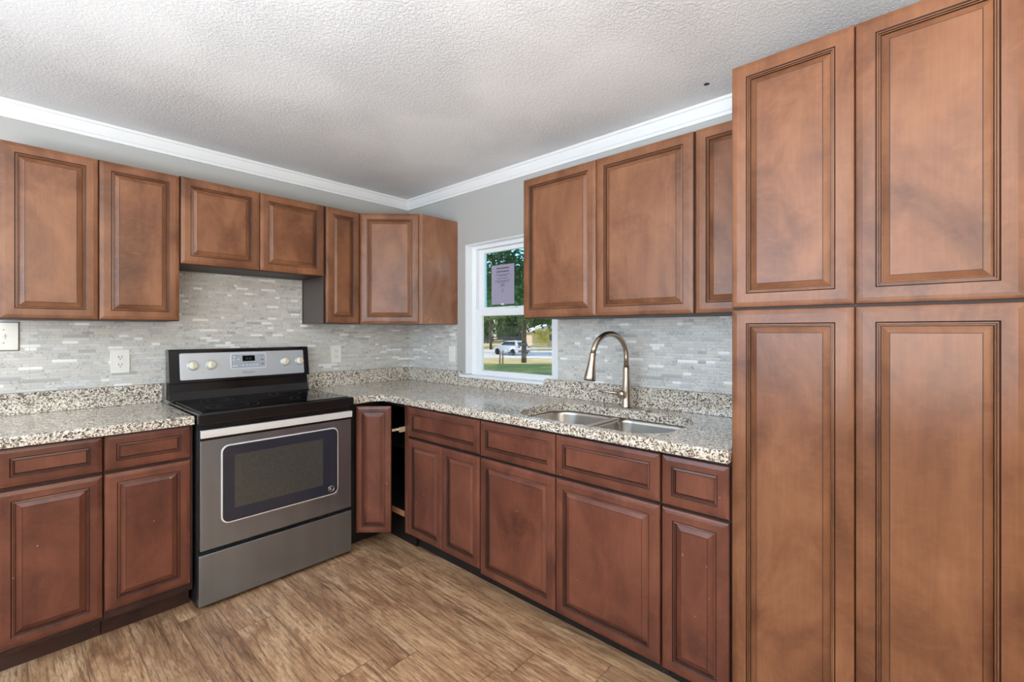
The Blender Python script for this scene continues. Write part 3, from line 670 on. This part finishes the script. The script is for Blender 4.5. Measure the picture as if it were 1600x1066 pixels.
# ------------------------------------------------------------------ outdoors
GZ = -1.0
def at(px, Z, z=GZ):
    u = (px-800)/F_PX; return Vector((CAM[0]+Z*(FW[0]+u*RT[0]), CAM[1]+Z*(FW[1]+u*RT[1]), z))
def gpt(px, py, z=GZ): return at(px, F_PX*(CAM[2]-z)/(py-518), z)
def grass(name, a, b, c_):
    m = NT(name); co = m.objco(False); n1 = m.noise(co, .7, 5, .7); n2 = m.noise(co, 14, 3, .7)
    c = m.ramp(n1, [(.35, a), (.5, b), (.65, c_)]); c = m.mix(m.math('MULTIPLY', n2, .5), c, a)
    m.bump(n2, .6, .05); return m.P(Base_Color=c, Roughness=.9)
G_DRY = grass('dry_field', srgb(176, 160, 112), srgb(206, 188, 138), srgb(214, 200, 160)); G_GRN = grass('green_lawn', srgb(58, 80, 44), srgb(80, 104, 54), srgb(126, 142, 76))
ROAD = grass('pale_road', srgb(196, 192, 196), srgb(208, 204, 208), srgb(216, 212, 212))
def poly(name, pts, z, mat):
    q = MB(); q.prism([(p.x, p.y) for p in pts], XY, z-.02, z, 0); return structure(q.build(name, mat))
q = MB(); q.box((.3, -80, GZ-.2), (200, 160, GZ)); structure(q.build('ground', G_DRY))
poly('lawn', [at(430, 4), at(1500, 4), gpt(1500, 569), gpt(560, 569)], GZ+.021, G_GRN).name = 'ground_lawn'
poly('road', [gpt(700, 559.5), gpt(1300, 564), gpt(1300, 554), gpt(700, 546)], GZ+.022, ROAD).name = 'ground_road'

BARK = plain('bark', srgb(84, 74, 58), .9)
def leafmat(name, a, b):
    m = NT(name); n = m.noise(m.objco(False), 1.1, 3); c = m.mix(m.ramp(n, [(.4, 0.0), (.6, 1.0)]), a, b)
    m.P(Base_Color=c, Roughness=.6); tr = m.new('BsdfTranslucent', Color=c); mx = m.new('MixShader', Fac=.35)
    m.t.links.new(m.b.outputs[0], mx.inputs[1]); m.t.links.new(tr.outputs[0], mx.inputs[2]); m.t.links.new(mx.outputs[0], m.out.inputs[0]); return m.mat
LEAF = [leafmat('leaf_dark', srgb(62, 96, 60), srgb(96, 128, 78)), leafmat('leaf_mid', srgb(92, 124, 72), srgb(134, 158, 96)), leafmat('leaf_yellow', srgb(170, 170, 60), srgb(200, 196, 90))]
def crown_mesh(seed, n, leaf, blobs, mat):
    rnd = random.Random(seed); q = MB()
    cl = [(Vector((rnd.uniform(-1, 1), rnd.uniform(-1, 1), rnd.uniform(-1, 1))).normalized()*rnd.random()**.4*.72, rnd.uniform(.18, .4)) for _ in range(blobs)]
    for i in range(n):
        c, r = cl[rnd.randrange(blobs)]
        d = Vector((rnd.gauss(0, 1), rnd.gauss(0, 1), rnd.gauss(0, 1))).normalized()*r*rnd.uniform(.6, 1); p = c+d
        a = Vector((rnd.gauss(0, 1), rnd.gauss(0, 1), rnd.gauss(0, 1))).normalized(); b = a.cross(Vector((rnd.random(), rnd.random(), 1))).normalized()
        s_ = leaf*rnd.uniform(.6, 1.3); q.add([p-a*s_, p+b*s_*.5, p+a*s_, p-b*s_*.5], [(0, 1, 2, 3)])
    return q.build('crown', mat)
CR = [crown_mesh(s, n, lf, bl, LEAF[k]) for s, n, lf, bl, k in ((1, 7000, .035, 40, 0), (2, 6000, .035, 34, 1), (3, 7000, .03, 50, 0), (4, 2500, .05, 14, 2))]
CR += [crown_mesh(7, 8000, .06, 44, LEAF[0]), crown_mesh(8, 8000, .06, 44, LEAF[1])]
for c_ in CR: C.objects.unlink(c_)
def tree(name, label, p, h, r, tr, k, cz=None, rz=0, group=None, stretch=1):
    t = thing(name, label, 'bush' if tr == 0 else 'tree', p, rz, group)
    cz = cz if cz is not None else h-r*stretch
    if tr:
        q = MB(); q.tube([(0, 0, 0), (.05, 0, cz*.5), (0, .08, cz), (.1, 0, cz+r*.5*stretch)], [tr*1.15, tr, tr*.8, tr*.3], 10)
        for i in range(5):
            a = i*1.3; q.tube([(0, .05, cz*.85), (r*.3*math.cos(a), r*.3*math.sin(a), cz+r*.1), (r*.55*math.cos(a), r*.55*math.sin(a), cz+r*.35)], [tr*.45, tr*.3, tr*.1], 6)
        q.build('trunk', BARK, t)
    c_ = CR[k].copy(); c_.name = 'crown'; C.objects.link(c_); c_.parent = t; c_.location = (0, 0, cz); c_.scale = (r, r, r*stretch)
    return t
tree('shade_tree', 'tree with a bare straight trunk standing on the lawn outside the window', at(818.5, 33.5, GZ+.02), 9.5, 5.4, .17, 0, 5.9, 0, stretch=.78)
tree('shade_tree', 'tree with drooping crown at the left of the window view', at(752, 48), 9, 6, .2, 1, 6.5, 1, stretch=.8)
tree('shade_tree', 'slender tree behind the parked car, left of the lawn tree', at(767, 58), 10, 5, .16, 2, 7.0, 2, stretch=.8)
rnd = random.Random(9)
for row, (Z, x0) in enumerate(((94, -26), (108, -29))):
    for i in range(7):
        px = 800+(x0+i*9.2)/Z*F_PX*.9
        r_ = rnd.uniform(3.6, 4.2)
        tree('background_tree', 'dark leafy tree in the tree line beyond the road', at(px, Z+rnd.uniform(-1.5, 1.5)), 17, r_, .35, (4, 5, 4)[(i+row) % 3], 6.2, i, 'trees beyond the road', rnd.uniform(1.95, 2.3))
for i, (px, Z) in enumerate(((655, 66), (732, 72), (905, 68), (985, 74))):
    tree('background_tree', 'dark leafy tree in the tree line beyond the road', at(px, Z), 13, 4.0, .3, (5, 4, 5, 4)[i], 6.5, i*1.7, 'trees beyond the road', 1.2)
for i in range(7):
    tree('bush', 'dark shrub filling the gap under the tree line', at(800+(-29+i*9.6)/122*F_PX, 122), 6, 4.6, 0, 4, 1.8, i, 'shrubs under the tree line', .8)
tree('bush', 'yellow-green bush in front of the far house', at(851, 66), 3.1, 1.9, 0, 3, 1.5)
# far house
p = at(852, 78); t = thing('far_house', 'pale low house with light gable roof across the road', 'house', p, math.radians(50))
box('wall', (-4, -3, 0), (4, 3, 2.2), plain('house_wall', srgb(196, 176, 160), .8), t)
q = MB(); q.prism([(-3.6, 2.2), (3.6, 2.2), (0, 3.5)], YZ, -4.5, 4.5); q.build('roof', plain('pale_roof', srgb(206, 204, 208), .7), t)
box('window', (-4.03, -1.2, .8), (-4.0, .2, 1.8), plain('dark_pane', srgb(50, 56, 64), .2), t)
# rail fence
a_, b_ = at(690, 88), at(980, 88)
t = thing('rail_fence', 'long dark rail fence below the distant tree line', 'fence', a_, math.atan2(b_.y-a_.y, b_.x-a_.x)); Ln = (b_-a_).length
FW_ = plain('fence_wood', srgb(66, 68, 78), .8)
for z in (.35, .75, 1.15):
    box('rail', (0, -.03, z-.1), (Ln, .03, z+.1), FW_, t)
for i in range(13): box('post', (Ln*i/12-.08, .035, 0), (Ln*i/12+.08, .15, 1.35), FW_, t)
# stub posts
for k_, px in enumerate((781, 785.5)):
    p = gpt(px, 568.5); q = MB(); q.tube([(0, 0, 0), (.01, 0, .45), (0, 0, .95)], [.05, .045, .045], 10)
    o = q.build('stub_post', plain('weathered_post', srgb(120, 104, 84), .9), None, p); top(o, ['weathered wooden stub post at the lawn edge, the left of two', 'weathered wooden stub post at the lawn edge, the right of two'][k_], 'post')
# car
p = at(799, 44.5, GZ+.023); t = thing('parked_car', 'white parked SUV seen from behind beyond the lawn', 'car', p, math.atan2(FW[1], FW[0])+math.radians(38)); t.scale = (.86, .86, .86)
CARW = plain('white_car_paint', srgb(226, 226, 230), .25)
bp = [(-2.2, .35), (-2.25, .8), (-2.1, 1.0), (-1.85, 1.5), (-1.6, 1.62), (.1, 1.6), (.5, 1.5), (1.1, 1.03), (2.0, .92), (2.2, .7), (2.2, .35)]
q = MB(); bm = bmesh.new(); A = []; 
for s_, sc in ((-.9, 1), (.9, 1)):
    A.append([bm.verts.new((x, s_*(1 if z < 1.1 else .82), z)) for x, z in bp])
bm.faces.new(A[0]); bm.faces.new(A[1][::-1])
for i in range(len(bp)): bm.faces.new((A[0][i], A[1][i], A[1][(i+1) % len(bp)], A[0][(i+1) % len(bp)]))
bmesh.ops.recalc_face_normals(bm, faces=bm.faces); bmesh.ops.bevel(bm, geom=bm.edges[:], offset=.05, segments=2, affect='EDGES')
q.bm(bm, 0, False); q.build('car_body', CARW, t)
DP = plain('car_glass', srgb(40, 46, 56), .1)
q = MB(); q.add([(-2.14, -.66, 1.04), (-2.14, .66, 1.04), (-1.93, .62, 1.44), (-1.93, -.62, 1.44)], [(0, 1, 2, 3)]); o = q.build('rear_window', DP, t); md = o.modifiers.new('t', 'SOLIDIFY'); md.thickness = .03; md.offset = 0
for s_ in (-1, 1):
    q = MB(); q.add([(-1.7, s_*.89, 1.1), (.75, s_*.89, 1.1), (.35, s_*.76, 1.48), (-1.6, s_*.76, 1.5)], [(0, 1, 2, 3)]); o = q.build('side_window', DP, t); md = o.modifiers.new('t', 'SOLIDIFY'); md.thickness = .03; md.offset = 0
    q = MB(); q.box((-2.27, s_*.7-.12, .85), (-2.13, s_*.7+.12, 1.0), 0, .02); q.build('tail_light', plain('red_lens', srgb(170, 30, 30), .3), t)
    for x in (-1.4, 1.4):
        q = MB(); q.lathe([(.2, 0), (.34, 0), (.35, .04), (.35, .18), (.33, .22), (.2, .22)], (x, s_*.92-.11, .35), (0, 1, 0), 24); wq = q.build('wheel', plain('tyre', srgb(28, 28, 30), .8), t)
box('bumper', (-2.32, -.8, .38), (-2.2, .8, .6), plain('grey_bumper', srgb(90, 92, 96), .5), t, .03)
